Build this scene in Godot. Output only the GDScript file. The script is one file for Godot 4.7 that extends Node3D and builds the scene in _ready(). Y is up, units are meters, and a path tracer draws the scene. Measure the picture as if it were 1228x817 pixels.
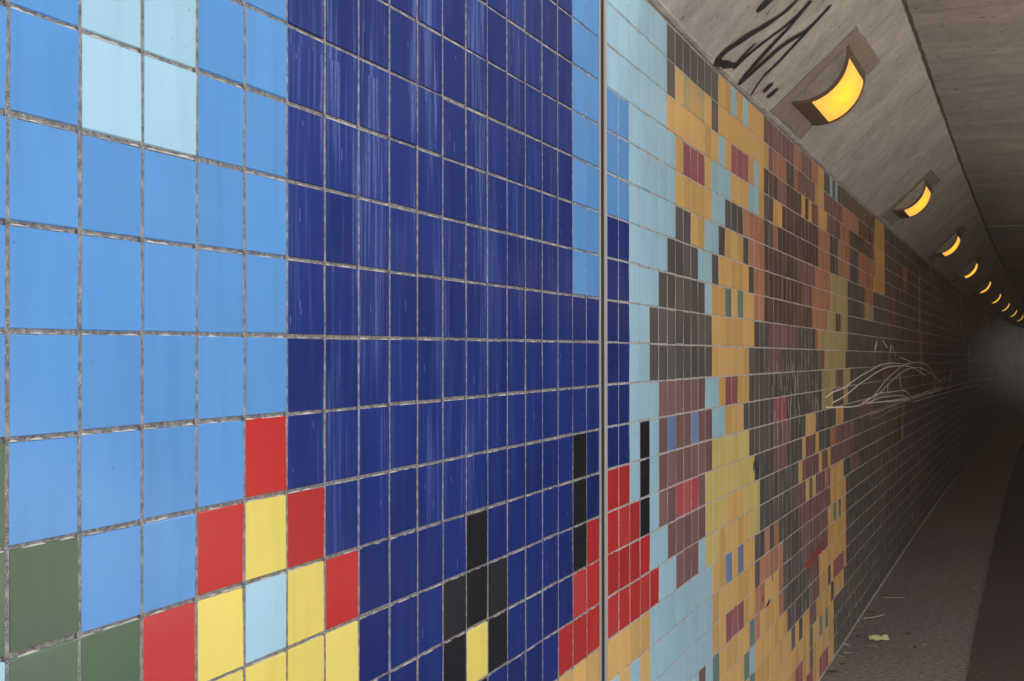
extends Node3D
# A tiled pedestrian underpass seen from just outside its mouth.
# Lengths in metres. "s" is the distance along the left wall (towards -z), "across" the distance from that wall, "h" the height.

const PITCH := 0.1            # tile pitch
const EYE_ROW := 1.62         # height of the tile joint nearest to eye level
const JOINT_AT := 1.9         # the first wall panel ends here
const PANEL_AT := 1.9631      # the second begins here
const PORTAL := 2.3          # the roof of the underpass begins here
const FAR_END := 82.0
const TILED_TO := 60.0
const WIDTH := 5.0
const SPRING := 2.525         # top of the tiles
const RISE := Vector2(0.485, 0.467)   # sloped soffit: across and up

var rng := RandomNumberGenerator.new()
var cam: Camera3D
var mats := {}
var tints := {}
var tex := {}

# ------------------------------------------------------------------ alignment of the underpass
func bend(s: float) -> float:
	var u := maxf(0.0, s - 3.0)
	var far := maxf(0.0, s - 52.0)  # extra unseen bend, added to hide glare from the far exit
	return 0.15072 * u * u / (1.0 + 7.021 * u) + 0.000485 * u * u + 0.009 * far * far

func bend_slope(s: float) -> float:
	return (bend(s + 0.02) - bend(s - 0.02)) / 0.04

func fall(s: float) -> float:
	var v := clampf(s - 2.0, 0.0, 48.0)
	return 0.00524 * v + 0.0000358 * v * v - 0.00000104 * v * v * v

func sag(s: float) -> float:            # the path dips a little more than the tiles do
	var v := maxf(0.0, s - 15.0)
	return minf(0.0004 * v * v, 0.6)

func at(s: float, across: float, h: float) -> Vector3:
	var d := bend_slope(s)
	return Vector3(bend(s) + across, h - fall(s), -s + across * d)

# ------------------------------------------------------------------ small helpers
func rgb(r: float, g: float, b: float) -> Color:
	return Color(r / 255.0, g / 255.0, b / 255.0)

func lin(c: Color) -> Color:
	return c.srgb_to_linear()

func tag(o: Node, label: String, category := "", group := "", kind := "") -> Node:
	if label != "": o.set_meta("label", label)
	if category != "": o.set_meta("category", category)
	if group != "": o.set_meta("group", group)
	if kind != "": o.set_meta("kind", kind)
	return o

func base(called: String, where := Vector3.ZERO) -> Node3D:
	var o := Node3D.new()
	o.name = called
	add_child(o, true)
	o.position = where
	return o

func put(called: String, mesh: Mesh, m: Material, parent: Node) -> MeshInstance3D:
	var o := MeshInstance3D.new()
	o.name = called
	o.mesh = mesh
	o.material_override = m
	parent.add_child(o, true)
	return o

# a mesh is gathered as triangles with one flat normal each unless given
func begin() -> SurfaceTool:
	var st := SurfaceTool.new()
	st.begin(Mesh.PRIMITIVE_TRIANGLES)
	return st

func tri(st: SurfaceTool, a: Vector3, b: Vector3, c: Vector3, ua := Vector2.ZERO, ub := Vector2.ZERO, uc := Vector2.ZERO) -> void:
	var n := (c - a).cross(b - a).normalized()
	for k in 3:
		st.set_normal(n)
		st.set_uv([ua, ub, uc][k])
		st.add_vertex([a, b, c][k])

func quad(st: SurfaceTool, a: Vector3, b: Vector3, c: Vector3, d: Vector3, ua := Vector2.ZERO, ub := Vector2.RIGHT, uc := Vector2.ONE, ud := Vector2.DOWN) -> void:
	tri(st, a, b, c, ua, ub, uc)
	tri(st, a, c, d, ua, uc, ud)

# a closed outline (across, h), anticlockwise when one looks into the underpass, swept along it
func sweep(st: SurfaceTool, outline: Array, s0: float, s1: float, step := 1.0, rough := 0.0, seed_ := 0, level := false) -> void:
	var n := maxi(1, ceili((s1 - s0) / step))
	var size := outline.size()
	var noise := FastNoiseLite.new()
	noise.seed = seed_
	noise.frequency = 3.0
	var rings := []
	for k in n + 1:
		var s := lerpf(s0, s1, float(k) / n)
		var ring := []
		for i in size:
			var q: Vector2 = outline[i]
			if rough > 0.0:
				q += Vector2(noise.get_noise_2d(s * 2.0, i * 7.0), 0.0 if level else noise.get_noise_2d(s * 2.0 + 90.0, i * 7.0)) * rough
			ring.append(at(s, q.x, q.y - (sag(s) if level else 0.0)))
		rings.append([s, ring])
	var along := [0.0]
	for i in size:
		along.append(along[i] + outline[i].distance_to(outline[(i + 1) % size]))
	for k in n:
		for i in size:
			var j := (i + 1) % size
			var u0: float = rings[k][0]
			var u1: float = rings[k + 1][0]
			quad(st, rings[k][1][i], rings[k + 1][1][i], rings[k + 1][1][j], rings[k][1][j], Vector2(u0, along[i]), Vector2(u1, along[i]), Vector2(u1, along[i + 1]), Vector2(u0, along[i + 1]))
	for e in [0, n]:
		var poly := PackedVector2Array(outline)
		var idx := Geometry2D.triangulate_polygon(poly)
		for k in range(0, idx.size(), 3):
			var t := [idx[k], idx[k + 1], idx[k + 2]]
			if e == n: t.reverse()
			tri(st, rings[e][1][t[0]], rings[e][1][t[1]], rings[e][1][t[2]], poly[t[0]], poly[t[1]], poly[t[2]])

func swept(called: String, outline: Array, s0: float, s1: float, m: Material, parent: Node, step := 1.0, rough := 0.0, seed_ := 0) -> MeshInstance3D:
	var st := begin()
	sweep(st, outline, s0, s1, step, rough, seed_)
	return put(called, st.commit(), m, parent)

func box_outline(a: float, b: float, h0: float, h1: float) -> Array:
	return [Vector2(a, h0), Vector2(b, h0), Vector2(b, h1), Vector2(a, h1)]

# ------------------------------------------------------------------ textures
func noise_bytes(size: int, freq: float, seed_: int, octaves := 4, kind := FastNoiseLite.TYPE_SIMPLEX_SMOOTH) -> PackedByteArray:
	var n := FastNoiseLite.new()
	n.noise_type = kind
	n.seed = seed_
	n.frequency = freq
	n.fractal_octaves = octaves
	var im := n.get_seamless_image(size, size)
	im.convert(Image.FORMAT_L8)
	return im.get_data()

# seamless noise drawn out along v (k times as long as wide)
func streak_bytes(size: int, freq: float, seed_: int, k: int, octaves := 4) -> PackedByteArray:
	var n := FastNoiseLite.new()
	n.noise_type = FastNoiseLite.TYPE_SIMPLEX_SMOOTH
	n.seed = seed_
	n.frequency = freq
	n.fractal_octaves = octaves
	var im := n.get_seamless_image(size, size / k)
	im.resize(size, size, Image.INTERPOLATE_CUBIC)
	im.convert(Image.FORMAT_L8)
	return im.get_data()

func texture_of(size: int, bytes: PackedByteArray, format := Image.FORMAT_RGB8) -> ImageTexture:
	return ImageTexture.create_from_image(Image.create_from_data(size, size, false, format, bytes))

func grey_texture(size: int, f: Callable) -> ImageTexture:
	var out := PackedByteArray()
	out.resize(size * size)
	for i in size * size:
		out[i] = int(clampf(f.call(i), 0.0, 1.0) * 255.0)
	return texture_of(size, out, Image.FORMAT_L8)

func normal_texture(size: int, bytes: PackedByteArray, strength: float) -> ImageTexture:
	var im := Image.create_from_data(size, size, false, Image.FORMAT_L8, bytes)
	im.convert(Image.FORMAT_RGBA8)
	im.bump_map_to_normal_map(strength)
	return ImageTexture.create_from_image(im)

func make_textures() -> void:
	var n := 1024
	# film of dirt on the glaze: vertical rain streaks and specks
	var a := streak_bytes(n, 0.035, 11, 16, 4)
	var b := noise_bytes(n, 0.006, 12, 5)
	var c := streak_bytes(n, 0.012, 13, 4, 4)
	var d := noise_bytes(n, 0.16, 14, 2)
	tex.grime = grey_texture(n, func(i):
		var v := 1.0 - 0.028 * smoothstep(0.5, 0.95, a[i] / 255.0) - 0.04 * (1.0 - b[i] / 255.0) - 0.02 * smoothstep(0.55, 0.9, c[i] / 255.0)
		return v - (0.18 if d[i] > 236 else 0.0))
	# lime streaks washed down over the navy columns; the picture is 2 m wide and high: u = s / 2, v = -height / 2
	var out := PackedByteArray()
	out.resize(n * n * 3)
	var weight := [0.1, 0.1, 0.1, 0.1, 0.1, 0.45, 0.95, 0.8, 0.3, 1.25, 0.55, 1.2, 0.5, 0.55, 0.3, 0.35, 0.3, 0.15, 0.15, 0.15, 0.1]
	var e := streak_bytes(n, 0.2, 21, 32, 2)
	var f := streak_bytes(n, 0.02, 22, 8, 3)
	for y in n:
		var h := 2.0 - 2.0 * y / n
		if h < 0.55: h += 2.0
		var washed := 0.12 + 0.88 * smoothstep(1.2, 1.75, h + (f[y * n] / 255.0 - 0.5) * 0.3)
		for x in n:
			var i := y * n + x
			var col := x * 20.0 / n
			var w: float = lerpf(weight[int(col)], weight[int(col) + 1], smoothstep(0.8, 1.2, fmod(col, 1.0) + 0.2))
			var s := smoothstep(0.46, 0.74, e[i] / 255.0) * smoothstep(0.25, 0.65, f[i] / 255.0) * w * washed * (0.4 + 0.45 * d[i] / 255.0)
			s += 0.14 * w * washed * smoothstep(0.4, 0.7, f[i] / 255.0)
			s += 0.05 * (b[i] / 255.0) + 0.07 * washed
			s = clampf(s, 0.0, 0.8)
			var g := 1.0 - 0.12 * smoothstep(0.5, 0.95, a[i] / 255.0)
			out[i * 3] = int(lerpf(27.0, 116.0, s) * g)
			out[i * 3 + 1] = int(lerpf(46.0, 132.0, s) * g)
			out[i * 3 + 2] = int(lerpf(118.0, 182.0, s) * g)
	for k in 260:
		var px := rng.randi_range(0, n - 3)
		var py := rng.randi_range(0, n - 12)
		var long := rng.randi_range(2, 9)
		for q in long:
			var i := ((py + q) * n + px + (1 if q > long / 2 and k % 3 == 0 else 0)) * 3
			for ch in 3: out[i + ch] = int(lerpf(out[i + ch], [150, 160, 200][ch], 0.65))
	tex.navy = texture_of(n, out)
	# slow waves and fine drawn lines in the glaze
	var wave := PackedByteArray()
	wave.resize(n * n)
	var w1 := noise_bytes(n, 0.008, 31, 3)
	for y in n:
		for x in n: wave[y * n + x] = int(w1[y * n + x] * 0.25 + c[x * n + y] * 0.75)
	tex.wave = normal_texture(n, wave, 2.0)
	# board-cast concrete: smears across the underpass, blotches, pits and hair cracks
	var p1 := noise_bytes(n, 0.004, 41, 5)
	var p2 := streak_bytes(n, 0.03, 42, 4, 4)
	var p3 := noise_bytes(n, 0.09, 43, 3)
	var p4 := noise_bytes(n, 0.018, 44, 4)
	var con := PackedByteArray()
	con.resize(n * n)
	for i in n * n:
		var v := 0.80 + 0.14 * (p1[i] / 255.0 - 0.5) + 0.11 * (p4[i] / 255.0 - 0.5) + 0.09 * (p3[i] / 255.0 - 0.5)
		v -= 0.16 * smoothstep(0.66, 0.92, p2[i] / 255.0) * smoothstep(0.35, 0.75, p4[i] / 255.0)
		if p3[i] > 232: v -= 0.25
		con[i] = int(clampf(v, 0.0, 1.0) * 255.0)
	for k in 26:
		var x := rng.randf() * n
		var y := rng.randf() * n
		var turn := rng.randf_range(1.1, 2.0)
		for q in rng.randi_range(60, 260):
			turn += rng.randf_range(-0.25, 0.25)
			turn = lerpf(turn, 1.57, 0.03)
			x += cos(turn)
			y += sin(turn)
			var i := posmod(int(y), n) * n + posmod(int(x), n)
			con[i] = int(con[i] * rng.randf_range(0.45, 0.8))
	for k in 220:                                    # blow holes and spalls
		var x := rng.randi_range(0, n - 1)
		var y := rng.randi_range(0, n - 1)
		var r := rng.randf_range(1.0, 4.0)
		for dy in range(-6, 7):
			for dx in range(-6, 7):
				if Vector2(dx * 1.4, dy * 0.8).length() < r + rng.randf() * 1.2:
					var i := posmod(y + dy, n) * n + posmod(x + dx, n)
					con[i] = int(con[i] * 0.6)
	tex.concrete = texture_of(n, con, Image.FORMAT_L8)
	tex.concrete_bump = normal_texture(n, con, 3.0)
	# grout: sand grains and lime
	var g1 := noise_bytes(512, 0.22, 51, 2)
	var g2 := noise_bytes(512, 0.03, 52, 4)
	tex.grout = grey_texture(512, func(i): return 0.72 + 0.75 * (g1[i] / 255.0 - 0.5) + 0.42 * (g2[i] / 255.0 - 0.5))
	tex.grout_bump = normal_texture(512, g1, 5.0)
	# asphalt: stone chippings, worn patches
	var s1 := noise_bytes(n, 0.25, 61, 2)
	var s2 := noise_bytes(n, 0.01, 62, 5)
	tex.asphalt = grey_texture(n, func(i): return 0.74 + 0.11 * (s1[i] / 255.0 - 0.5) + 0.3 * (s2[i] / 255.0 - 0.5))
	tex.asphalt_bump = normal_texture(n, s1, 4.0)
	# flyspecks and dust inside the lamp glass
	var l1 := noise_bytes(256, 0.15, 71, 2)
	var l2 := noise_bytes(256, 0.02, 72, 3)
	var lens := PackedByteArray()
	lens.resize(256 * 256 * 3)
	for i in 256 * 256:
		var v := 0.88 + 0.12 * (l2[i] / 255.0 - 0.4) - (0.28 if l1[i] > 200 else 0.0)
		var hot := clampf(1.0 - Vector2((i % 256) / 128.0 - 1.0, (i / 256) / 128.0 - 1.0).length(), 0.0, 1.0)     # the bulb behind the glass
		lens[i * 3] = int(clampf(v * lerpf(1.0, 1.10, hot), 0.0, 1.0) * 255.0)
		lens[i * 3 + 1] = int(clampf(v * lerpf(0.70, 0.86, hot), 0.0, 1.0) * 255.0)
		lens[i * 3 + 2] = int(clampf(v * lerpf(0.30, 0.16, hot), 0.0, 1.0) * 255.0)
	tex.lens = texture_of(256, lens)

func plain(color: Color, rough := 0.8, metal := 0.0) -> StandardMaterial3D:
	var m := StandardMaterial3D.new()
	m.albedo_color = color
	m.roughness = rough
	m.metallic = metal
	return m

func surfaced(color: Color, map: String, bump: String, scale: float, rough := 0.85, depth := 1.0, triplanar := false) -> StandardMaterial3D:
	var m := plain(color, rough)
	m.albedo_texture = tex[map]
	if bump != "":
		m.normal_enabled = true
		m.normal_texture = tex[bump]
		m.normal_scale = depth
	m.uv1_scale = Vector3(scale, scale, scale)
	if triplanar:
		m.uv1_triplanar = true
		m.uv1_world_triplanar = true
		m.uv1_triplanar_sharpness = 8.0
	return m

func glaze(color: Color) -> StandardMaterial3D:
	var m := surfaced(color, "grime", "wave", 0.6, GLOSS, 0.16, true)
	m.metallic_specular = 0.32
	return m

const GLOSS := 0.2

func make_materials() -> void:
	# tile colours
	var T := {
		"S": rgb(98, 159, 222), "L": rgb(174, 218, 238), "B": rgb(36, 45, 112), "G": rgb(88, 112, 88), "R": rgb(198, 56, 54),
		"Y": rgb(244, 224, 116), "K": rgb(34, 34, 40), "O": rgb(238, 193, 120), "D": rgb(102, 98, 97), "M": rgb(172, 102, 110), "Q": rgb(198, 94, 98),
		"W": rgb(140, 106, 106), "A": rgb(200, 142, 116), "V": rgb(230, 211, 132), "E": rgb(200, 184, 130), "T": rgb(112, 146, 138), "C": rgb(126, 150, 200), "N": rgb(104, 88, 78), "P": rgb(124, 104, 82)}
	for k in T:
		var list := []
		var shades := []
		for q in 3:
			var c: Color = T[k]
			var l: float = [0.0, 0.05, -0.06][q] * (0.4 if k in "SLYV" else 1.0)
			c = c.lightened(l) if l > 0.0 else c.darkened(-l)
			var m := glaze(c)
			if k == "B":
				m.albedo_texture = tex.navy
				m.albedo_color = Color.WHITE.darkened([0.0, 0.04, 0.08][q])
				m.uv1_scale = Vector3(0.5, 0.5, 0.5)
			list.append(m)
			shades.append(lin(c))
		mats[k] = list
		tints[k] = shades
	mats.field = glaze(Color.WHITE)
	mats.field.roughness = 0.27
	mats.field.vertex_color_use_as_albedo = true
	mats.grout = surfaced(rgb(206, 202, 198), "grout", "grout_bump", 5.0, 0.95, 1.0, true)
	mats.grout_pale = surfaced(rgb(248, 244, 238), "grout", "grout_bump", 5.0, 0.95, 0.6, true)
	mats.core = surfaced(rgb(104, 92, 80), "concrete", "", 0.5)
	mats.slope = surfaced(rgb(232, 230, 225), "concrete", "concrete_bump", 0.55, 0.85, 0.8)
	mats.ceiling = surfaced(rgb(208, 204, 198), "concrete", "concrete_bump", 0.4, 0.9, 0.8)
	mats.mortar = surfaced(rgb(186, 176, 162), "concrete", "concrete_bump", 1.7, 0.95, 1.5, true)
	mats.filler = surfaced(rgb(120, 108, 98), "concrete", "concrete_bump", 3.0, 0.95, 1.0)
	mats.floor = surfaced(rgb(200, 194, 194), "asphalt", "asphalt_bump", 2.3, 0.95, 0.05)
	mats.dimmed_lane = surfaced(rgb(128, 112, 110), "asphalt", "asphalt_bump", 2.1, 0.95, 0.05)  # darker strip with a faint edge; also darkened to paint in dim light
	mats.earth = surfaced(rgb(92, 90, 66), "asphalt", "", 0.3, 1.0)
	mats.trim = plain(rgb(186, 182, 176), 0.5)
	mats.trim.metallic = 0.25
	mats.sealant = surfaced(rgb(56, 50, 46), "grout", "grout_bump", 6.0, 0.9, 1.0, true)
	mats.lamp_body = surfaced(rgb(214, 204, 190), "concrete", "", 3.0, 0.6, 1.0, true)
	mats.lamp_dark = surfaced(rgb(138, 116, 90), "concrete", "", 3.0, 0.5, 1.0, true)
	var lens := plain(rgb(200, 150, 70), 0.35)
	lens.emission_enabled = true
	lens.emission_texture = tex.lens
	lens.emission_operator = BaseMaterial3D.EMISSION_OP_MULTIPLY
	lens.emission = Color.WHITE
	lens.emission_energy_multiplier = LENS_GLOW
	mats.lens = lens
	mats.lime = plain(rgb(208, 204, 196), 0.9)
	mats.stain = plain(rgb(40, 34, 32), 0.6)
	mats.marker = plain(rgb(44, 40, 42), 0.55)
	mats.chalk_and_glint = plain(rgb(248, 246, 240), 0.5)
	mats.scuff_and_glint = plain(rgb(176, 166, 150), 0.7)
	mats.red_paint = plain(rgb(150, 52, 52), 0.6)
	mats.leaf = plain(rgb(206, 182, 132), 0.85)
	mats.leaf_dark = plain(rgb(120, 98, 72), 0.85)
	mats.wrapper = plain(rgb(246, 240, 178), 0.35)
	mats.paper = plain(rgb(200, 196, 186), 0.8)

# ------------------------------------------------------------------ tiled walls
# colour of each tile, row by row from the top; a letter and how many tiles of it follow each other
const WING := {
	8: "S6 B12 S2", 7: "S6 B12 S2", 6: "S6 B12 S2", 5: "S6 B12 S2", 4: "S6 B12 S2", 3: "S2 L2 S2 B12 S2", 2: "S2 L2 S2 B12 S2", 1: "S6 B12 S2", 0: "S6 B14", -1: "S6 B14",
	-2: "G1 S4 R1 B14", -3: "G2 S2 R1 Y1 R1 B11 K1 B1", -4: "L1 G2 R1 Y1 L1 Y1 R1 B4 K1 B5 K1 B1", -5: "L1 S1 G1 R1 Y4 B3 K3 B4 K1 R1",
	-6: "L2 S1 R1 Y3 R1 B3 K1 Y1 K1 B4 R2", -7: "L3 R1 Y1 R1 B4 K1 Y1 K1 B4 R3", -8: "L4 R1 B5 K1 Y1 K1 B3 O4"}
const MURAL := [  # upper ochre stripe below the second lamp is its reflection painted in tiles
	"L6 D7 O2 L1 O1 L1 O3 W7 A2 W3 A2 O2 D2 L1 D1 L1 D2 P16 O6 D6 P13 N27",
	"L6 D1 O1 E1 O1 E1 O1 D1 O9 W1 A3 D2 A1 W5 O3 W7 A7 P9 O6 D6 P13 N27",
	"L6 O7 L1 O1 M3 O1 L1 O1 N3 W2 N4 O1 N1 O1 W2 O3 W5 A4 N6 P7 O6 D6 P13 N27",
	"S2 L5 O1 M3 O1 L3 O3 L2 O1 D2 O2 N10 A4 D3 A5 D4 A9 O6 D6 P13 N27",
	"S2 L5 O5 L2 D3 A4 D2 A1 N11 A4 D3 A5 D4 A8 O7 D6 P13 N27",
	"S2 L5 D2 O2 L2 D1 O3 D1 A3 N8 W5 A5 E7 D8 A5 D13 P13 N27",
	"B2 L4 D4 L2 D1 O5 D1 A2 N9 W3 A6 E7 D8 E5 D13 P10 N30",
	"B2 L3 D6 L1 O2 T1 O1 T1 O2 A2 N12 A5 E3 N2 E3 D12 P7 N47",
	"B2 L2 D8 O7 D3 W7 D5 A1 E11 D12 P7 N47",
	"B2 L2 D8 O6 D4 W3 D10 W2 E8 D13 P7 N47",
	"B2 L3 W6 L2 O1 M2 O2 D18 E5 W3 E3 D11 N7 W20 N27",
	"B2 L1 K1 L1 W1 C1 W2 C1 W2 L2 O3 D6 M3 D10 E4 D4 E2 D12 P5 N2 W20 N27",
	"R2 L1 K1 L1 W7 V6 D5 W4 D4 O3 D7 O3 D7 W8 P4 D3 P3 W16 N27",
	"R3 K1 L1 W2 Q3 W1 V8 D4 W3 D4 O1 W3 O1 D4 A2 W8 D10 P4 D1 P3 D5 P4 W36",
	"R4 L2 W5 V3 O3 V3 D9 O1 W5 O1 W2 O1 W10 D10 P4 D1 P3 D5 P4 D11 W25",
	"R5 L2 W3 L1 V2 O5 V2 D8 W3 V1 W1 V1 W3 A1 W1 O5 D3 W4 D8 P3 D2 P3 D5 P4 D11 W25",
	"O4 L8 O2 C1 O1 C1 O2 D2 A1 D1 A1 D5 W10 O6 D14 P2 D3 P3 D5 P4 D11 W25",
	"L1 O1 L1 O1 L8 O7 D1 A5 D4 W9 O2 T1 O1 T1 O2 D19 P3 D5 P4 D11 W25",
	"O1 L1 O1 L9 O2 M3 O2 A2 O3 A1 D5 W8 O7 D19 P2 D6 P4 D11 W25",
	"O3 L7 W1 L1 T1 O5 T1 A1 O4 A1 D7 W3 O10 D20 P1 D21 W25",
	"O4 L8 O5 T1 L1 O7 D6 W3 O3 N1 O1 M4 O1 D42 W25",
	"O5 L6 O7 T1 O8 D1 O1 D1 O2 W2 O5 N1 O4 D43 W25",
	"O6 L4 O22 D1 O2 T1 O1 T1 O2 D47 N25",
	"O8 M2 O18 M2 O2 D1 O7 D47 N25",
	"O31 M2 O2 M3 O2 D47 N25",
	"O40 D72",
]

var tile_shape: ArrayMesh

func runs(text: String) -> Array:
	var out := []
	for w in text.split(" ", false):
		for k in int(w.substr(1)): out.append(w[0])
	return out

# verts and normals of one tile, x along the wall, y up, z out of the wall, glaze at z = 0
func tile_verts() -> Array:
	var a := Vector2(0.0481, 0.0478)
	var f := a - Vector2(0.0013, 0.0013)
	var v := PackedVector3Array()
	var n := PackedVector3Array()
	var sg := [Vector2(-1, 1), Vector2(1, 1), Vector2(1, -1), Vector2(-1, -1)]
	for q in sg:
		v.append(Vector3(q.x * f.x, q.y * f.y, 0.0))
		n.append(Vector3(q.x * 0.007, q.y * 0.007, 1.0).normalized())
	for k in 4:
		var q: Vector2 = sg[k]
		var r: Vector2 = sg[(k + 1) % 4]
		var m := ((q + r) * 0.5).normalized()
		var nm := Vector3(m.x, m.y, 0.9).normalized()
		for e in [Vector3(q.x * a.x, q.y * a.y, -0.004), Vector3(r.x * a.x, r.y * a.y, -0.004), Vector3(r.x * f.x, r.y * f.y, 0.0), Vector3(q.x * f.x, q.y * f.y, 0.0)]:
			v.append(e)
			n.append(nm)
	var idx := PackedInt32Array()
	for k in 5: idx.append_array([k * 4, k * 4 + 1, k * 4 + 2, k * 4, k * 4 + 2, k * 4 + 3])
	return [v, n, idx]

func frame_at(s: float, h: float) -> Transform3D:
	var d := bend_slope(s)
	var t := Vector3(d, -(fall(s + 0.05) - fall(s - 0.05)) / 0.1, -1.0).normalized()
	var nrm := Vector3(1.0, 0.0, d).normalized()
	return Transform3D(Basis(t, nrm.cross(t), nrm), at(s, 0.0, h))

# how large a tile shows in the picture (0 when it is out of the frame)
func shown(x: Transform3D) -> float:
	var p := cam.global_transform.affine_inverse() * x.origin
	if p.z > -0.05: return 0.0
	var f := 0.5 / tan(deg_to_rad(cam.fov) * 0.5)
	var y := p.y / -p.z * f
	var z := p.x / -p.z * f / 1.5037
	var reach := 0.06 * f / -p.z
	if absf(y) > 0.5 + reach or absf(z) > 0.5 + reach: return 0.0
	var to := cam.global_position - x.origin
	return absf(x.basis.z.dot(to.normalized())) / to.length_squared()

# cells: [s, h, letter]; the 300 that show largest become parts, the rest one field
func lay_tiles(wall: Node3D, cells: Array) -> void:
	var shape := tile_verts()
	if tile_shape == null:
		var arr := []
		arr.resize(Mesh.ARRAY_MAX)
		arr[Mesh.ARRAY_VERTEX] = shape[0]
		arr[Mesh.ARRAY_NORMAL] = shape[1]
		arr[Mesh.ARRAY_INDEX] = shape[2]
		tile_shape = ArrayMesh.new()
		tile_shape.add_surface_from_arrays(Mesh.PRIMITIVE_TRIANGLES, arr)
	var ranked := []
	for c in cells:
		var x := frame_at(c[0], c[1])
		var tilt := Basis(Vector3.RIGHT, rng.randfn(0.0, 0.008)) * Basis(Vector3.UP, rng.randfn(0.0, 0.0016))
		var placed := Transform3D(x.basis * tilt, x.origin + x.basis.z * rng.randf_range(-0.0005, 0.0004) + x.basis.x * rng.randfn(0.0, 0.0005) + x.basis.y * rng.randfn(0.0, 0.0005))
		ranked.append([shown(x), placed, c[2], rng.randi_range(0, 2)])
	ranked.sort_custom(func(a, b): return a[0] > b[0])
	var verts := PackedVector3Array()
	var norms := PackedVector3Array()
	var cols := PackedColorArray()
	var index := PackedInt32Array()
	for k in ranked.size():
		var r = ranked[k]
		if k < 300 and r[0] > 0.0:
			var o := put("tile", tile_shape, mats[r[2]][r[3]], wall)
			o.transform = r[1]
			continue
		var from := verts.size()
		var x: Transform3D = r[1]
		for q in shape[0].size():
			verts.append(x * shape[0][q])
			norms.append(x.basis * shape[1][q])
			cols.append(tints[r[2]][r[3]])
		for q in shape[2]: index.append(from + q)
	var arr := []
	arr.resize(Mesh.ARRAY_MAX)
	arr[Mesh.ARRAY_VERTEX] = verts
	arr[Mesh.ARRAY_NORMAL] = norms
	arr[Mesh.ARRAY_COLOR] = cols
	arr[Mesh.ARRAY_INDEX] = index
	var mesh := ArrayMesh.new()
	mesh.add_surface_from_arrays(Mesh.PRIMITIVE_TRIANGLES, arr)
	tag(put("tile_field", mesh, mats.field, wall), "", "", "", "stuff")

# the upright joints are filled nearly flush, the level ones are raked out
func pointing(wall: Node3D, s0: float, s1: float, from: float) -> void:
	var st := begin()
	var k := ceili((s0 - from) / PITCH) + (1 if s0 == from else 0)
	while from + k * PITCH < s1 - 0.01:
		var s := from + k * PITCH
		k += 1
		var n := 26 if s < 12.0 else 1
		var h1 := SPRING - 0.005
		for q in n:
			var a := lerpf(0.0, h1, float(q) / n)
			var b := lerpf(0.0, h1, float(q + 1) / n)
			var d := -0.0005
			quad(st, at(s - 0.0031, d, b), at(s + 0.0031, d, b), at(s + 0.0031, d, a), at(s - 0.0031, d, a))
			quad(st, at(s - 0.0031, -0.003, b), at(s - 0.0031, d, b), at(s - 0.0031, d, a), at(s - 0.0031, -0.003, a))
			quad(st, at(s + 0.0031, d, b), at(s + 0.0031, -0.003, b), at(s + 0.0031, -0.003, a), at(s + 0.0031, d, a))
	tag(put("pointing", st.commit(), mats.grout if from == 0.0 else mats.grout_pale, wall), "", "", "", "stuff")

# white lime that has washed out of the joints and dried along their lower edge
func lime(wall: Node3D, s0: float, s1: float, seed_: int) -> void:
	var n := FastNoiseLite.new()
	n.seed = seed_
	n.frequency = 26.0
	n.fractal_octaves = 4
	var st := begin()
	for row in range(-15, 9):
		var h := EYE_ROW + row * PITCH - 0.0024
		var s := s0
		while s < s1:
			var e := minf(s + 0.003 + maxf(0.0, s) * 0.002, s1)
			var a := maxf(0.0, n.get_noise_2d(s, row * 3.7) + 0.06) * 0.0036
			var b := maxf(0.0, n.get_noise_2d(e, row * 3.7) + 0.06) * 0.0036
			if a > 0.0003 or b > 0.0003:
				var d := -0.0011
				quad(st, at(s, d, h + a), at(e, d, h + b), at(e, d, h), at(s, d, h))
				quad(st, at(s, -0.003, h + a), at(e, -0.003, h + b), at(e, d, h + b), at(s, d, h + a))
			s = e
	tag(put("lime_deposit", st.commit(), mats.lime, wall), "", "", "", "stuff")

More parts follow.
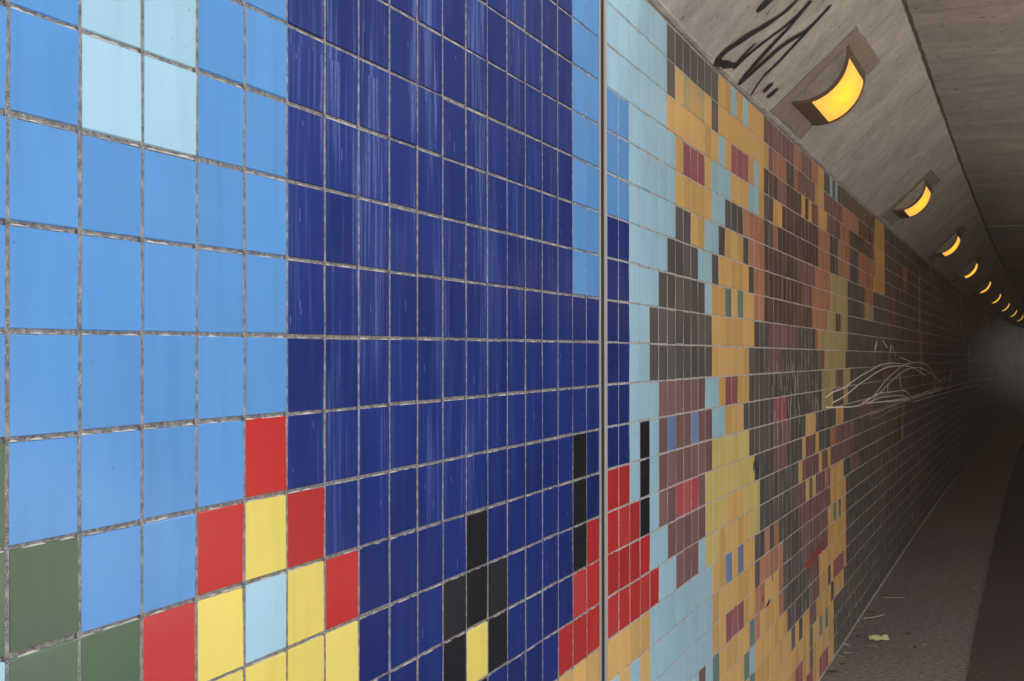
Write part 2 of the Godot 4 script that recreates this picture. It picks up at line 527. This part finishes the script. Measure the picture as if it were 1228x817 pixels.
func build_walls() -> void:
	var wing := base("tiled_wall")
	tag(wing, "wall panel of sky blue and navy glazed square tiles left of the metal joint", "wall", "tiled wall panels of the underpass")
	swept("grout_bed", box_outline(-0.02, -0.0029, 0.0, SPRING), -3.2, JOINT_AT, mats.grout, wing, 0.5)
	pointing(wing, -3.2, JOINT_AT, 0.0)
	swept("wall_core", box_outline(-0.35, -0.0205, -0.2, 2.62), -3.2, JOINT_AT, mats.core, wing, 1.0)
	swept("coping", box_outline(-0.40, 0.04, 2.621, 2.74), -3.2, JOINT_AT, mats.slope, wing, 1.0)
	var cells := []
	for row in range(8, -17, -1):
		var line := runs(WING.get(row, "L4 G2 R1 B9 O4"))
		for n in range(-32, 19):
			var letter: String = line[n + 1] if n >= -1 else ("S" if row > -2 - (n + 40) % 3 else "G")
			cells.append([(n + 0.5) * PITCH, EYE_ROW + (row + 0.5) * PITCH, letter])
	lay_tiles(wing, cells)

	var wall := base("tiled_wall")
	tag(wall, "long wall of ochre, grey and brown tile mosaic running into the dark underpass", "wall", "tiled wall panels of the underpass")
	swept("grout_bed", box_outline(-0.02, -0.0029, -0.7, SPRING), PANEL_AT, TILED_TO, mats.grout_pale, wall, 0.05)
	pointing(wall, PANEL_AT, TILED_TO, PANEL_AT)
	swept("wall_core", box_outline(-0.35, -0.0205, -1.0, SPRING), PANEL_AT, FAR_END, mats.core, wall, 0.1)
	cells = []
	# beyond the part of the mural one can read: broad upright bands of earth colours
	var bands := {}
	var last := int((TILED_TO - PANEL_AT) / PITCH)
	for zone in 3:
		var list := []
		while list.size() < last + 1:
			var letter: String = ["N", "W", "N", "D", "P", "W", "N", "D", "O", "W"][rng.randi_range(0, 9)]
			for q in (rng.randi_range(2, 4) if letter == "O" else rng.randi_range(3, 12)): list.append(letter)
		bands[zone] = list
	var mottle := FastNoiseLite.new()
	mottle.seed = 91
	mottle.frequency = 0.16
	for i in 25:
		var row := 8 - i
		var line := runs(MURAL[i])
		for n in last:
			var letter: String = line[n] if n < line.size() else bands[0 if row > 2 else (1 if row > -9 else 2)][n]
			if n > 58 and letter in "NWDP":          # the far mosaic is mottled in small groups
				var v := mottle.get_noise_2d(n * 0.55, row * 0.45) * (1.0 if row > -8 else 0.7)
				letter = "P" if v > 0.26 else ("W" if v > 0.16 else ("A" if v < -0.42 else ("D" if v < -0.26 else letter)))
			cells.append([PANEL_AT + (n + 0.5) * PITCH, EYE_ROW + (row + 0.5) * PITCH, letter])
	for row in range(-17, -23, -1):
		for n in range(150, last):
			cells.append([PANEL_AT + (n + 0.5) * PITCH, EYE_ROW + (row + 0.5) * PITCH, bands[2][n]])
	lay_tiles(wall, cells)

	lime(wing, -0.3, JOINT_AT, 81)
	lime(wall, PANEL_AT, 8.0, 82)

	var joint := base("expansion_joint")
	tag(joint, "upright metal expansion joint strip with dark seam between the two tiled panels", "joint strip")
	swept("edge_trim", [Vector2(-0.02, 0.0), Vector2(0.001, 0.0), Vector2(0.001, SPRING), Vector2(-0.02, SPRING)], JOINT_AT + 0.0004, JOINT_AT + 0.011, mats.trim, joint, 0.1)
	swept("sealant", box_outline(-0.2, -0.0012, 0.0, SPRING), JOINT_AT + 0.0112, PANEL_AT - 0.0222, mats.sealant, joint, 0.1)
	swept("edge_trim", [Vector2(-0.02, 0.0), Vector2(0.001, 0.0), Vector2(0.001, SPRING), Vector2(-0.02, SPRING)], PANEL_AT - 0.022, PANEL_AT - 0.0004, mats.trim, joint, 0.1)

# ------------------------------------------------------------------ the concrete tube
func build_tube() -> void:
	var ground := begin()
	quad(ground, Vector3(-150, -1.2, -220), Vector3(150, -1.2, -220), Vector3(150, -1.2, 150), Vector3(-150, -1.2, 150), Vector2(-150, -220), Vector2(150, -220), Vector2(150, 150), Vector2(-150, 150))
	tag(put("ground", ground.commit(), mats.earth, self), "", "", "", "structure")
	var slab_st := begin()
	sweep(slab_st, box_outline(-0.36, WIDTH + 0.36, -0.6, 0.0), -14.0, 110.0, 0.5, 0.0001, 0, true)
	var fl := put("floor", slab_st.commit(), mats.floor, self)
	tag(fl, "", "", "", "structure")
	var dimmed_lane := begin()
	sweep(dimmed_lane, box_outline(0.66, WIDTH - 0.6, -0.1, 0.004), -14.0, 100.0, 0.06, 0.008, 5, true)
	tag(put("path", dimmed_lane.commit(), mats.dimmed_lane, self), "", "", "", "structure")

	var roof := base("ceiling")
	tag(roof, "", "", "", "structure")
	var seams := [PORTAL, 5.92, 9.92, 13.9, 17.9, 21.95, 26.1, 30.4, 34.8, 39.3, 44.0, 49.0, 54.0, 60.0, 70.0, FAR_END]
	var top := Vector2(RISE.x, SPRING + RISE.y)
	var slope := [Vector2(-0.3, SPRING + 0.003), Vector2(0.002, SPRING + 0.003), Vector2(0.013, SPRING + 0.008), Vector2(0.016, SPRING + 0.016), top, top + Vector2(0, 0.22), Vector2(-0.3, top.y + 0.22)]
	var mirrored := []
	for q in slope: mirrored.push_front(Vector2(WIDTH - q.x, q.y))
	for k in seams.size() - 1:
		var s0: float = seams[k]
		var s1: float = seams[k + 1] - 0.007
		var step := 0.06 if k < 2 else 0.25
		swept("slope_panel", slope, s0, s1, mats.slope, roof, step, 0.006, 100 + k)
		swept("slope_panel", mirrored, s0, s1, mats.slope, roof, 0.5, 0.004, 200 + k)
		var mid := [Vector2(top.x + 0.02, top.y + 0.003), Vector2(WIDTH - top.x - 0.02, top.y + 0.003), Vector2(WIDTH - top.x - 0.02, top.y + 0.2), Vector2(top.x + 0.02, top.y + 0.2)]
		swept("joint_filler", box_outline(top.x - 0.02, top.x + 0.045, top.y + 0.012, top.y + 0.1), s0, s1, mats.filler, roof, step, 0.008, 400 + k)
		swept("ceiling_panel", mid, s0, s1, mats.ceiling, roof, step, 0.008, 300 + k)
	swept("roof_slab", box_outline(-0.35, WIDTH + 0.35, top.y + 0.2215, top.y + 0.6), PORTAL + 0.3, FAR_END, mats.core, roof, 1.0)
	swept("portal_beam", box_outline(-0.35, WIDTH + 0.35, top.y + 0.2215, top.y + 0.9), PORTAL, PORTAL + 0.299, mats.slope, roof, 1.0)

	var other := base("opposite_wall")
	tag(other, "", "", "", "structure")
	swept("wall_core", box_outline(WIDTH, WIDTH + 0.35, -1.0, SPRING), PORTAL, FAR_END, mats.opposite, other, 0.5)

	var bank := begin()
	sweep(bank, [Vector2(-0.4, -0.6), Vector2(-0.4, 2.5), Vector2(-3.0, 3.9), Vector2(-30.0, 4.2), Vector2(-30.0, -0.6)], PORTAL, FAR_END, 2.0)
	tag(put("terrain", bank.commit(), mats.earth, self), "", "", "", "structure")

# ------------------------------------------------------------------ lamps
func arc_point(a: float, r: float, lift: float, z: float) -> Vector3:
	return Vector3(sin(a) * r, cos(a) * r - lift, z)

func arc_band(st: SurfaceTool, a0: float, a1: float, r: float, thick: float, lift: float, z0: float, z1: float, n := 14) -> void:
	for k in n:
		var p := lerpf(a0, a1, float(k) / n)
		var q := lerpf(a0, a1, float(k + 1) / n)
		var v0 := float(k) / n
		var v1 := float(k + 1) / n
		var o := [arc_point(p, r, lift, z0), arc_point(q, r, lift, z0), arc_point(q, r, lift, z1), arc_point(p, r, lift, z1)]
		var i := [arc_point(p, r - thick, lift, z0), arc_point(q, r - thick, lift, z0), arc_point(q, r - thick, lift, z1), arc_point(p, r - thick, lift, z1)]
		quad(st, o[3], o[2], o[1], o[0], Vector2(v0, 1), Vector2(v1, 1), Vector2(v1, 0), Vector2(v0, 0))
		quad(st, i[0], i[1], i[2], i[3])
		quad(st, o[0], o[1], i[1], i[0])
		quad(st, i[3], i[2], o[2], o[3])
	for e in [[a0, 1], [a1, -1]]:
		quad(st, arc_point(e[0], r, lift, z0), arc_point(e[0], r - thick, lift, z0), arc_point(e[0], r - thick, lift, z1), arc_point(e[0], r, lift, z1))

func slab(st: SurfaceTool, pts: Array, y0: float, y1: float) -> void:      # outline in x, z
	var n := pts.size()
	var poly := PackedVector2Array(pts)
	var idx := Geometry2D.triangulate_polygon(poly)
	for k in range(0, idx.size(), 3):
		var a: Vector2 = pts[idx[k]]
		var b: Vector2 = pts[idx[k + 1]]
		var c: Vector2 = pts[idx[k + 2]]
		var up := (b - a).cross(c - a) > 0.0
		var A := Vector3(a.x, y1, a.y)
		var B := Vector3(b.x, y1, b.y)
		var D := Vector3(c.x, y1, c.y)
		if up: tri(st, A, B, D)
		else: tri(st, A, D, B)
	for k in n:
		var a: Vector2 = pts[k]
		var b: Vector2 = pts[(k + 1) % n]
		quad(st, Vector3(a.x, y0, a.y), Vector3(b.x, y0, b.y), Vector3(b.x, y1, b.y), Vector3(a.x, y1, a.y))

func make_lamp() -> Node3D:
	var o := base("bulkhead_lamp")
	var c := 0.158
	var b := 0.08
	var r := (c * c + b * b) / (2.0 * b)
	var lift := r - b
	var full := asin(c / r)
	var half := 0.265
	var st := begin()
	var edge := []
	for q in [[-0.225, -0.40, 0.215, -0.35], [0.215, -0.35, 0.235, 0.36], [0.235, 0.36, -0.225, 0.30], [-0.225, 0.30, -0.225, -0.40]]:
		for k in 7:
			var f := k / 7.0
			edge.append(Vector2(lerpf(q[0], q[2], f) + rng.randf_range(-0.006, 0.006), lerpf(q[1], q[3], f) + rng.randf_range(-0.007, 0.007)))
	slab(st, edge, -0.01, 0.008)
	put("mortar_patch", st.commit(), mats.mortar, o)
	for z in [-half, half]:
		st = begin()
		var face := []
		for k in 15: face.append(arc_point(lerpf(-full, full, k / 14.0), r - 0.004, lift, z))
		var mid := Vector3(0, 0.0, z)
		for k in 14:
			tri(st, mid, face[k], face[k + 1])
			tri(st, mid + Vector3(0, 0, 0.004 * -signf(z)), face[k + 1] + Vector3(0, 0, 0.004 * -signf(z)), face[k] + Vector3(0, 0, 0.004 * -signf(z)))
		put("side_plate", st.commit(), mats.lamp_body, o)
	for z in [-half, half - 0.016]:
		st = begin()
		arc_band(st, -full, full, r + 0.005, 0.012, lift, z - 0.002, z + 0.018)
		put("rim", st.commit(), mats.lamp_dark, o)
	for e in [[-full, -full * 0.55], [full * 0.72, full]]:  # dim ends of the lens, painted as dark bands
		st = begin()
		arc_band(st, e[0], e[1], r + 0.001, 0.006, lift, -half + 0.0185, half - 0.0185, 6)
		put("unlit_lens_end", st.commit(), mats.lamp_dark, o)
	st = begin()
	arc_band(st, -full * 0.548, full * 0.718, r, 0.006, lift, -half + 0.0185, half - 0.0185, 16)
	put("lens", st.commit(), mats.lens, o)
	var l := AreaLight3D.new()
	l.name = "lamp_light"
	l.light_color = rgb(255, 186, 92)
	l.light_energy = LAMP_LIGHT
	l.area_size = Vector2(0.2, 0.45)
	l.area_range = 14.0
	l.shadow_enabled = true
	o.add_child(l)
	l.position = Vector3(0.01, b + 0.012, 0)
	l.rotation = Vector3(PI / 2, 0, 0)
	return o

func build_lamps() -> void:
	var first := make_lamp()
	var spots := [4.50, 8.56, 12.5, 16.4, 20.6, 24.9, 29.4, 34.0, 38.6]
	var names := ["nearest and largest amber bulkhead lamp on the sloped concrete", "second amber bulkhead lamp from the front on the sloped concrete", "third amber crescent lamp along the sloped concrete", "fourth amber crescent lamp along the row", "fifth amber crescent lamp along the row", "sixth small amber crescent lamp along the row", "seventh small amber crescent lamp along the row", "eighth tiny amber crescent lamp far down the row", "farthest amber crescent lamp of the row, where the underpass bends away"]
	var up := RISE.normalized()
	for k in spots.size():
		var o: Node3D = first if k == 0 else first.duplicate()
		if k > 0:
			o.name = "bulkhead_lamp_%03d" % k
			add_child(o, true)
		var s: float = spots[k]
		var d := bend_slope(s)
		var z := Vector3(d, 0, -1).normalized()
		var x := Vector3(up.x, up.y, up.x * d).normalized()
		o.transform = Transform3D(Basis(x, z.cross(x), z), at(s, up.x * 0.252 + 0.0015, SPRING + 0.006 + up.y * 0.252))
		tag(o, names[k], "lamp", "amber lamps along the underpass")
	# the same row on the slope across the path, out of the frame
	for k in 7:
		var o: Node3D = first.duplicate()
		o.name = "bulkhead_lamp_%03d" % (spots.size() + k)
		add_child(o, true)
		var s: float = 7.0 + 4.2 * k
		var d := bend_slope(s)
		var z := Vector3(d, 0, -1).normalized()
		var x := Vector3(-up.x, up.y, -up.x * d).normalized()
		o.transform = Transform3D(Basis(x, (-z).cross(x), -z), at(s, WIDTH - up.x * 0.252 - 0.0015, SPRING + 0.006 + up.y * 0.252))
		tag(o, ["first", "second", "third", "fourth", "fifth", "sixth", "seventh"][k] + " amber lamp from the mouth on the slope across the path", "lamp", "amber lamps across the path")

# ------------------------------------------------------------------ paint, scratches and painted glints
func stroke(st: SurfaceTool, pts: Array, w: float, place: Callable, thick := 0.0012, taper := true) -> void:
	var c := Curve2D.new()
	for k in pts.size():
		var t := Vector2.ZERO
		if k > 0 and k < pts.size() - 1:
			t = (pts[k + 1] - pts[k - 1]) / 6.0
			var turn: float = (pts[k] - pts[k - 1]).normalized().dot((pts[k + 1] - pts[k]).normalized())
			if turn < 0.2: t = Vector2.ZERO
		c.add_point(pts[k], -t, t)
	var n := maxi(6, int(c.get_baked_length() / 0.012))
	n = mini(n, 140)
	var left := []
	var right := []
	for k in n + 1:
		var f := float(k) / n
		var p := c.sample_baked(f * c.get_baked_length(), true)
		var q := c.sample_baked(minf(1.0, f + 0.01) * c.get_baked_length(), true) - c.sample_baked(maxf(0.0, f - 0.01) * c.get_baked_length(), true)
		var side := Vector2(-q.y, q.x).normalized() * w * 0.5
		if taper: side *= 0.45 + 0.55 * sin(PI * clampf(f, 0.03, 0.97)) + 0.12 * sin(f * 37.0)
		left.append(p + side)
		right.append(p - side)
	for k in n:
		var a: Vector3 = place.call(left[k], thick)
		var b: Vector3 = place.call(left[k + 1], thick)
		var d: Vector3 = place.call(right[k + 1], thick)
		var e: Vector3 = place.call(right[k], thick)
		quad(st, a, b, d, e)
		var al: Vector3 = place.call(left[k], 0.0)
		var bl: Vector3 = place.call(left[k + 1], 0.0)
		quad(st, al, bl, b, a)
		var dl: Vector3 = place.call(right[k + 1], 0.0)
		var el: Vector3 = place.call(right[k], 0.0)
		quad(st, dl, el, e, d)

func on_slope(p: Vector2, out: float) -> Vector3:       # p: s, distance up the slope
	var up := RISE.normalized()
	return at(p.x, up.x * p.y + up.y * (out + 0.006), SPRING + up.y * p.y - up.x * (out + 0.006) + 0.003)

func on_wall(p: Vector2, out: float) -> Vector3:        # p: s, height
	return at(p.x, out + 0.0003, p.y)

func pairs(list: Array) -> Array:
	var out := []
	for k in range(0, list.size(), 2): out.append(Vector2(list[k], list[k + 1]))
	return out


const TAG := [   # width, then points
	[0.042, 3.118, 0.211, 3.124, 0.275, 3.123, 0.33],
	[0.026, 3.341, 0.339, 3.338, 0.291, 3.3, 0.228, 3.228, 0.148, 3.185, 0.093, 3.16, 0.056, 3.163, 0.025, 3.18, 0.018, 3.239, 0.025, 3.339, 0.049, 3.347, 0.062, 3.337, 0.108, 3.34, 0.145],
	[0.02, 3.358, 0.036, 3.378, 0.127, 3.465, 0.288, 3.464, 0.369, 3.491, 0.262, 3.496, 0.143, 3.531, 0.022, 3.586, 0.2, 3.675, 0.313, 3.674, 0.421, 3.689, 0.297, 3.696, 0.173, 3.691, 0.08, 3.737, 0.015],
	[0.03, 3.823, 0.054, 3.842, 0.1],
	[0.03, 3.926, 0.051, 3.941, 0.101],
]
const SCRIBBLE_AND_GLINTS := [   # width, then points
	[0.006, 5.686, 1.379, 5.959, 1.401, 6.449, 1.415, 6.572, 1.428, 7.149, 1.469, 7.924, 1.512, 8.214, 1.529, 8.915, 1.539, 10.045, 1.527],
	[0.006, 5.923, 1.345, 6.448, 1.37, 7.054, 1.419, 7.493, 1.446, 8.153, 1.488, 8.983, 1.513, 10.655, 1.499, 12.304, 1.399],
	[0.006, 7.388, 1.299, 7.976, 1.343, 8.646, 1.421, 9.413, 1.482, 9.962, 1.519, 11.132, 1.538, 12.08, 1.521, 12.912, 1.459, 13.429, 1.384, 14.422, 1.296],
	[0.006, 7.808, 1.31, 8.391, 1.353, 9.264, 1.426, 10.043, 1.472, 11.13, 1.492, 12.192, 1.461, 13.037, 1.409],
	[0.006, 7.192, 1.3, 7.541, 1.318, 8.149, 1.336, 9.047, 1.326, 9.955, 1.312, 10.466, 1.271, 10.783, 1.221],
	[0.006, 7.438, 1.289, 7.918, 1.301, 8.514, 1.303, 10.036, 1.267, 10.644, 1.193],
	[0.006, 8.706, 1.26, 10.035, 1.24, 10.465, 1.239],
	[0.026, 9.64, 1.443, 9.754, 1.343],
	[0.026, 8.743, 1.379, 8.741, 1.331],
	[0.032, 13.363, 1.405, 13.423, 1.243],
	[0.026, 8.043, 1.687, 7.927, 1.629],
	[0.006, 8.401, 1.704, 8.718, 1.653],
	[0.026, 8.988, 1.669, 8.918, 1.627],
	[0.006, 9.058, 1.67, 9.342, 1.585],
	[0.006, 5.685, 1.331, 6.825, 1.295, 7.439, 1.298],
	[0.006, 7.438, 1.292, 10.645, 1.242, 14.541, 1.25],
	[0.006, 7.807, 1.286, 10.83, 1.22, 14.54, 1.218],
	[0.006, 9.645, 1.585, 10.657, 1.544],
	[0.006, 10.821, 1.228, 16.253, 1.217, 23.224, 1.175, 46.663, 0.987],
	[0.006, 10.82, 1.194, 16.249, 1.155, 23.218, 1.099],
	[0.012, 15.351, 1.166, 16.263, 1.414, 15.88, 1.152],
	[0.012, 20.848, 1.495, 23.255, 1.623, 28.923, 1.587],
	[0.032, 37.088, 1.741, 37.038, 1.15],  # this and the next stroke paint in reflected daylight of the exit
	[0.032, 33.226, 1.753, 33.42, 1.584],
	[0.032, 20.061, 1.768, 20.034, 1.348],
]

const STAINS := [
	[4.299, 1.894, 4.314, 1.865, 4.354, 1.831],
	[4.545, 1.903, 4.520, 1.862, 4.528, 1.822],
	[4.410, 1.787, 4.383, 1.740],
	[4.465, 1.966, 4.486, 1.930],
	[4.163, 1.964, 4.182, 1.943],
	[4.255, 1.975, 4.225, 1.941],
	[3.854, 1.198, 3.886, 1.175, 3.945, 1.136],
	[3.854, 1.194, 3.837, 1.162],
	[4.800, 2.150, 4.814, 2.132],
	[4.225, 0.721, 4.213, 0.696],
	[4.029, 0.670, 4.001, 0.649],
	[4.164, 0.629, 4.093, 0.616],
]

func build_paint() -> void:
	var st := begin()
	for q in TAG:
		stroke(st, pairs(q.slice(1)), q[0] * 1.35, on_slope, 0.0012)
	tag(put("graffiti_tag", st.commit(), mats.marker, self), "black zigzag graffiti tag with two dots on the sloped concrete", "graffiti")
	st = begin()
	for q in SCRIBBLE_AND_GLINTS:
		stroke(st, pairs(q.slice(1)), q[0] * 1.1, on_wall, 0.0006, false)
	tag(put("scribble_and_glints", st.commit(), mats.chalk_and_glint, self), "pale looping scribble of arcs scratched over dark wall tiles, with painted glints far along", "graffiti")
	st = begin()
	for k in 60:
		var s0 := 7.0 + pow(rng.randf(), 1.3) * 34.0
		var long := rng.randf_range(0.5, 3.2)
		var h0 := rng.randfn(1.225, 0.022)
		var pts := []
		for q in 5:
			pts.append(Vector2(s0 + long * q / 4.0, h0 + rng.randfn(0.0, 0.006)))
		stroke(st, pts, rng.randf_range(0.0015, 0.005) * (1.0 + s0 * 0.03), on_wall, 0.0008, true)
	tag(put("scuff_marks", st.commit(), mats.scuff_and_glint, self), "band of pale handlebar scuffs running along the far wall tiles", "scuffs", "", "stuff")
	var drips := base("drip_stains")
	for q in STAINS:
		st = begin()
		stroke(st, pairs(q), 0.016, on_wall, 0.0009)
		put("stain", st.commit(), mats.stain, drips)
	tag(drips, "dark wavy drip stains on the grey brown tiles below the first lamp", "stains")
	st = begin()
	for k in 46:  # pale strokes painted in for glare reflected by the dark tiles
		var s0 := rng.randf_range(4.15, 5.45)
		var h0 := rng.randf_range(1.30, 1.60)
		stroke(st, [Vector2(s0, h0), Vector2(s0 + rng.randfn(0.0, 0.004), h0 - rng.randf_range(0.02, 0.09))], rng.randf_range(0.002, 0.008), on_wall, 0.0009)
	tag(put("painted_glints", st.commit(), mats.scuff_and_glint, self), "cluster of short upright pale strokes painting reflected glare on dark tiles left of the scribble", "glints", "", "stuff")
	st = begin()
	stroke(st, pairs([4.997, 0.630, 5.266, 0.640, 5.616, 0.677]), 0.02, on_wall, 0.001)
	stroke(st, pairs([5.068, 0.616, 5.343, 0.625, 5.701, 0.653]), 0.014, on_wall, 0.001)
	tag(put("red_smear", st.commit(), mats.red_paint, self), "short slanting red paint smear low on the grey tiles", "graffiti")

# ------------------------------------------------------------------ litter
func crumple(size: Vector3, seed_: int, parts := 6) -> ArrayMesh:
	var n := FastNoiseLite.new()
	n.seed = seed_
	n.frequency = 0.35
	var st := begin()
	var grid := []
	for i in parts + 1:
		var line := []
		for k in parts + 1:
			var u := float(i) / parts - 0.5
			var v := float(k) / parts - 0.5
			var lift := 0.5 + 0.9 * n.get_noise_2d(i * 3.1, k * 3.1)
			line.append(Vector3(u * size.x + n.get_noise_2d(i * 5.0, k * 5.0 + 40.0) * size.x * 0.12, maxf(0.0, lift) * size.y, v * size.z + n.get_noise_2d(i * 5.0 + 80.0, k * 5.0) * size.z * 0.12))
		grid.append(line)
	for i in parts:
		for k in parts:
			quad(st, grid[i][k], grid[i + 1][k], grid[i + 1][k + 1], grid[i][k + 1])
			quad(st, grid[i][k + 1] - Vector3(0, 0.001, 0), grid[i + 1][k + 1] - Vector3(0, 0.001, 0), grid[i + 1][k] - Vector3(0, 0.001, 0), grid[i][k] - Vector3(0, 0.001, 0))
	return st.commit()

func leaf_mesh(long: float, wide: float, curl: float) -> ArrayMesh:
	var st := begin()
	var n := 6
	for side in [-1.0, 1.0]:
		for k in n:
			var f0 := float(k) / n
			var f1 := float(k + 1) / n
			var a := Vector3((f0 - 0.5) * long, curl * 4.0 * (f0 - 0.5) * (f0 - 0.5), 0)
			var b := Vector3((f1 - 0.5) * long, curl * 4.0 * (f1 - 0.5) * (f1 - 0.5), 0)
			var wa := sin(PI * pow(f0, 0.8)) * wide * 0.5
			var wb := sin(PI * pow(f1, 0.8)) * wide * 0.5
			var c := b + Vector3(0, wb * 0.5, side * wb)
			var d := a + Vector3(0, wa * 0.5, side * wa)
			if side > 0: quad(st, a, b, c, d)
			else: quad(st, d, c, b, a)
	return st.commit()

func drop(o: Node3D, s: float, across: float, lift := 0.002, turn := 0.0) -> void:
	o.position = at(s, across, lift)
	o.rotation.y = turn

func build_litter() -> void:
	var w := put("food_wrapper", crumple(Vector3(0.11, 0.035, 0.06), 3), mats.wrapper, self)
	drop(w, 6.53, 0.165, 0.001, 0.3)
	tag(w, "crumpled pale yellow wrapper lying on the path near the wall", "wrapper")
	var p := put("paper_scrap", crumple(Vector3(0.055, 0.008, 0.02), 8, 4), mats.leaf, self)
	drop(p, 6.36, 0.145, 0.001, 0.2)
	tag(p, "flat tan paper scrap just in front of the yellow wrapper", "litter")
	var spots := [[6.13, 0.048, 0.06, 0.5, 0, "curled tan leaf at the foot of the wall, rightmost of the near cluster"], [6.03, 0.026, 0.055, 2.2, 0, "tan dead leaf against the foot of the wall in the near cluster"], [5.70, 0.030, 0.07, 0.2, 1, "dull brown leaf at the foot of the wall, nearest the bottom edge"], [5.88, 0.055, 0.05, 1.1, 1, "small brown leaf between the wall foot and the path in the near cluster"],
		[6.86, 0.03, 0.045, 0.9, 0, "small tan leaf by the wall foot beyond the near cluster"], [6.6, 0.045, 0.04, 2.6, 1, "small dark leaf by the wall foot left of the yellow wrapper"], [6.78, 0.31, 0.05, 0.1, 1, "dark leaf alone on the path right of the yellow wrapper"], [6.42, 0.37, 0.045, 1.3, 1, "dark leaf on the path nearer than its neighbour right of the wrapper"], [7.32, 0.04, 0.06, 0.3, 1, "dark leaf at the wall foot beside the straw"]]
	for k in spots.size():
		var q = spots[k]
		var o := put("dead_leaf" if k == 0 else "dead_leaf_%03d" % k, leaf_mesh(q[2], q[2] * 0.5, q[2] * 0.12), mats.leaf_dark if q[4] == 1 else mats.leaf, self)
		drop(o, q[0], q[1], 0.002, q[3])
		tag(o, q[5], "leaf", "dead leaves along the wall foot")
	var st := begin()
	stroke(st, [Vector2(-0.11, 0), Vector2(0.0, 0.012), Vector2(0.1, -0.004)], 0.006, func(q, out): return Vector3(q.x, out, q.y), 0.004)
	var straw := put("straw", st.commit(), mats.paper, self)
	drop(straw, 7.22, 0.075, 0.0005, 1.0)
	tag(straw, "thin pale straw lying on the path close to the wall", "straw")
	st = begin()
	stroke(st, [Vector2(-0.07, 0), Vector2(0.0, 0.006), Vector2(0.07, 0.0)], 0.009, func(q, out): return Vector3(q.x, out, q.y), 0.003)
	var strip := put("paper_strip", st.commit(), mats.paper, self)
	drop(strip, 7.9, 0.115, 0.0005, 0.25)
	tag(strip, "short white paper strip on the path beyond the straw", "litter")
	var bits := [[8.44, 0.593, "white crumb on the dark path, the brightest one at the right"], [14.4, 0.15, "tiny white crumb far along the path by the wall"], [6.34, 0.016, "tiny white crumb at the wall foot beside the leaves"], [6.5, 0.413, "small pale crumb on the path near the bottom edge"]]
	for k in bits.size():
		var o := put("paper_crumb" if k == 0 else "paper_crumb_%03d" % k, crumple(Vector3(0.022, 0.014, 0.018), 20 + k, 3), mats.paper, self)
		drop(o, bits[k][0], bits[k][1], 0.001)
		tag(o, bits[k][2], "litter", "white crumbs of litter on the path")

const LENS_GLOW := 0.25
const LAMP_LIGHT := 0.018

func _ready() -> void:
	# ---- camera, sky, sun, exposure
	cam = Camera3D.new()
	cam.name = "camera"
	add_child(cam)
	cam.position = Vector3(0.84557, 1.6019, 0.94608)
	cam.rotation = Vector3(0.0073125, 0.356482, -0.0010558)
	cam.fov = 29.5858
	cam.near = 0.05
	cam.far = 600.0
	cam.current = true
	var env := Environment.new()
	env.background_mode = Environment.BG_SKY
	var sky := Sky.new()
	var air := ProceduralSkyMaterial.new()
	air.sky_top_color = rgb(176, 190, 212)
	air.sky_horizon_color = rgb(226, 228, 232)
	air.sky_curve = 0.2
	air.ground_bottom_color = rgb(110, 106, 98)
	air.ground_horizon_color = rgb(190, 188, 184)
	sky.sky_material = air
	env.sky = sky
	env.background_energy_multiplier = 0.38
	env.tonemap_mode = Environment.TONE_MAPPER_LINEAR
	env.tonemap_exposure = EXPOSURE
	env.fog_enabled = true
	env.fog_density = 0.0065
	env.fog_light_color = rgb(226, 216, 202)
	env.sdfgi_enabled = true
	env.ssao_enabled = true
	env.ssil_enabled = true
	var we := WorldEnvironment.new()
	we.name = "world_environment"
	we.environment = env
	add_child(we)
	var sun := DirectionalLight3D.new()
	sun.name = "sun"
	sun.light_color = rgb(255, 246, 232)
	sun.light_energy = 1.6
	sun.light_angular_distance = 0.5
	sun.shadow_enabled = true
	sun.look_at_from_position(Vector3.ZERO, Vector3(0.46, -0.42, -0.78))
	add_child(sun)
	# ---- the place
	rng.seed = 20240511
	make_textures()
	make_materials()
	mats.opposite = surfaced(rgb(248, 242, 232), "concrete", "concrete_bump", 0.5, 0.8, 0.6)
	build_tube()
	build_walls()
	build_lamps()
	build_paint()
	build_litter()

const EXPOSURE := 6.35
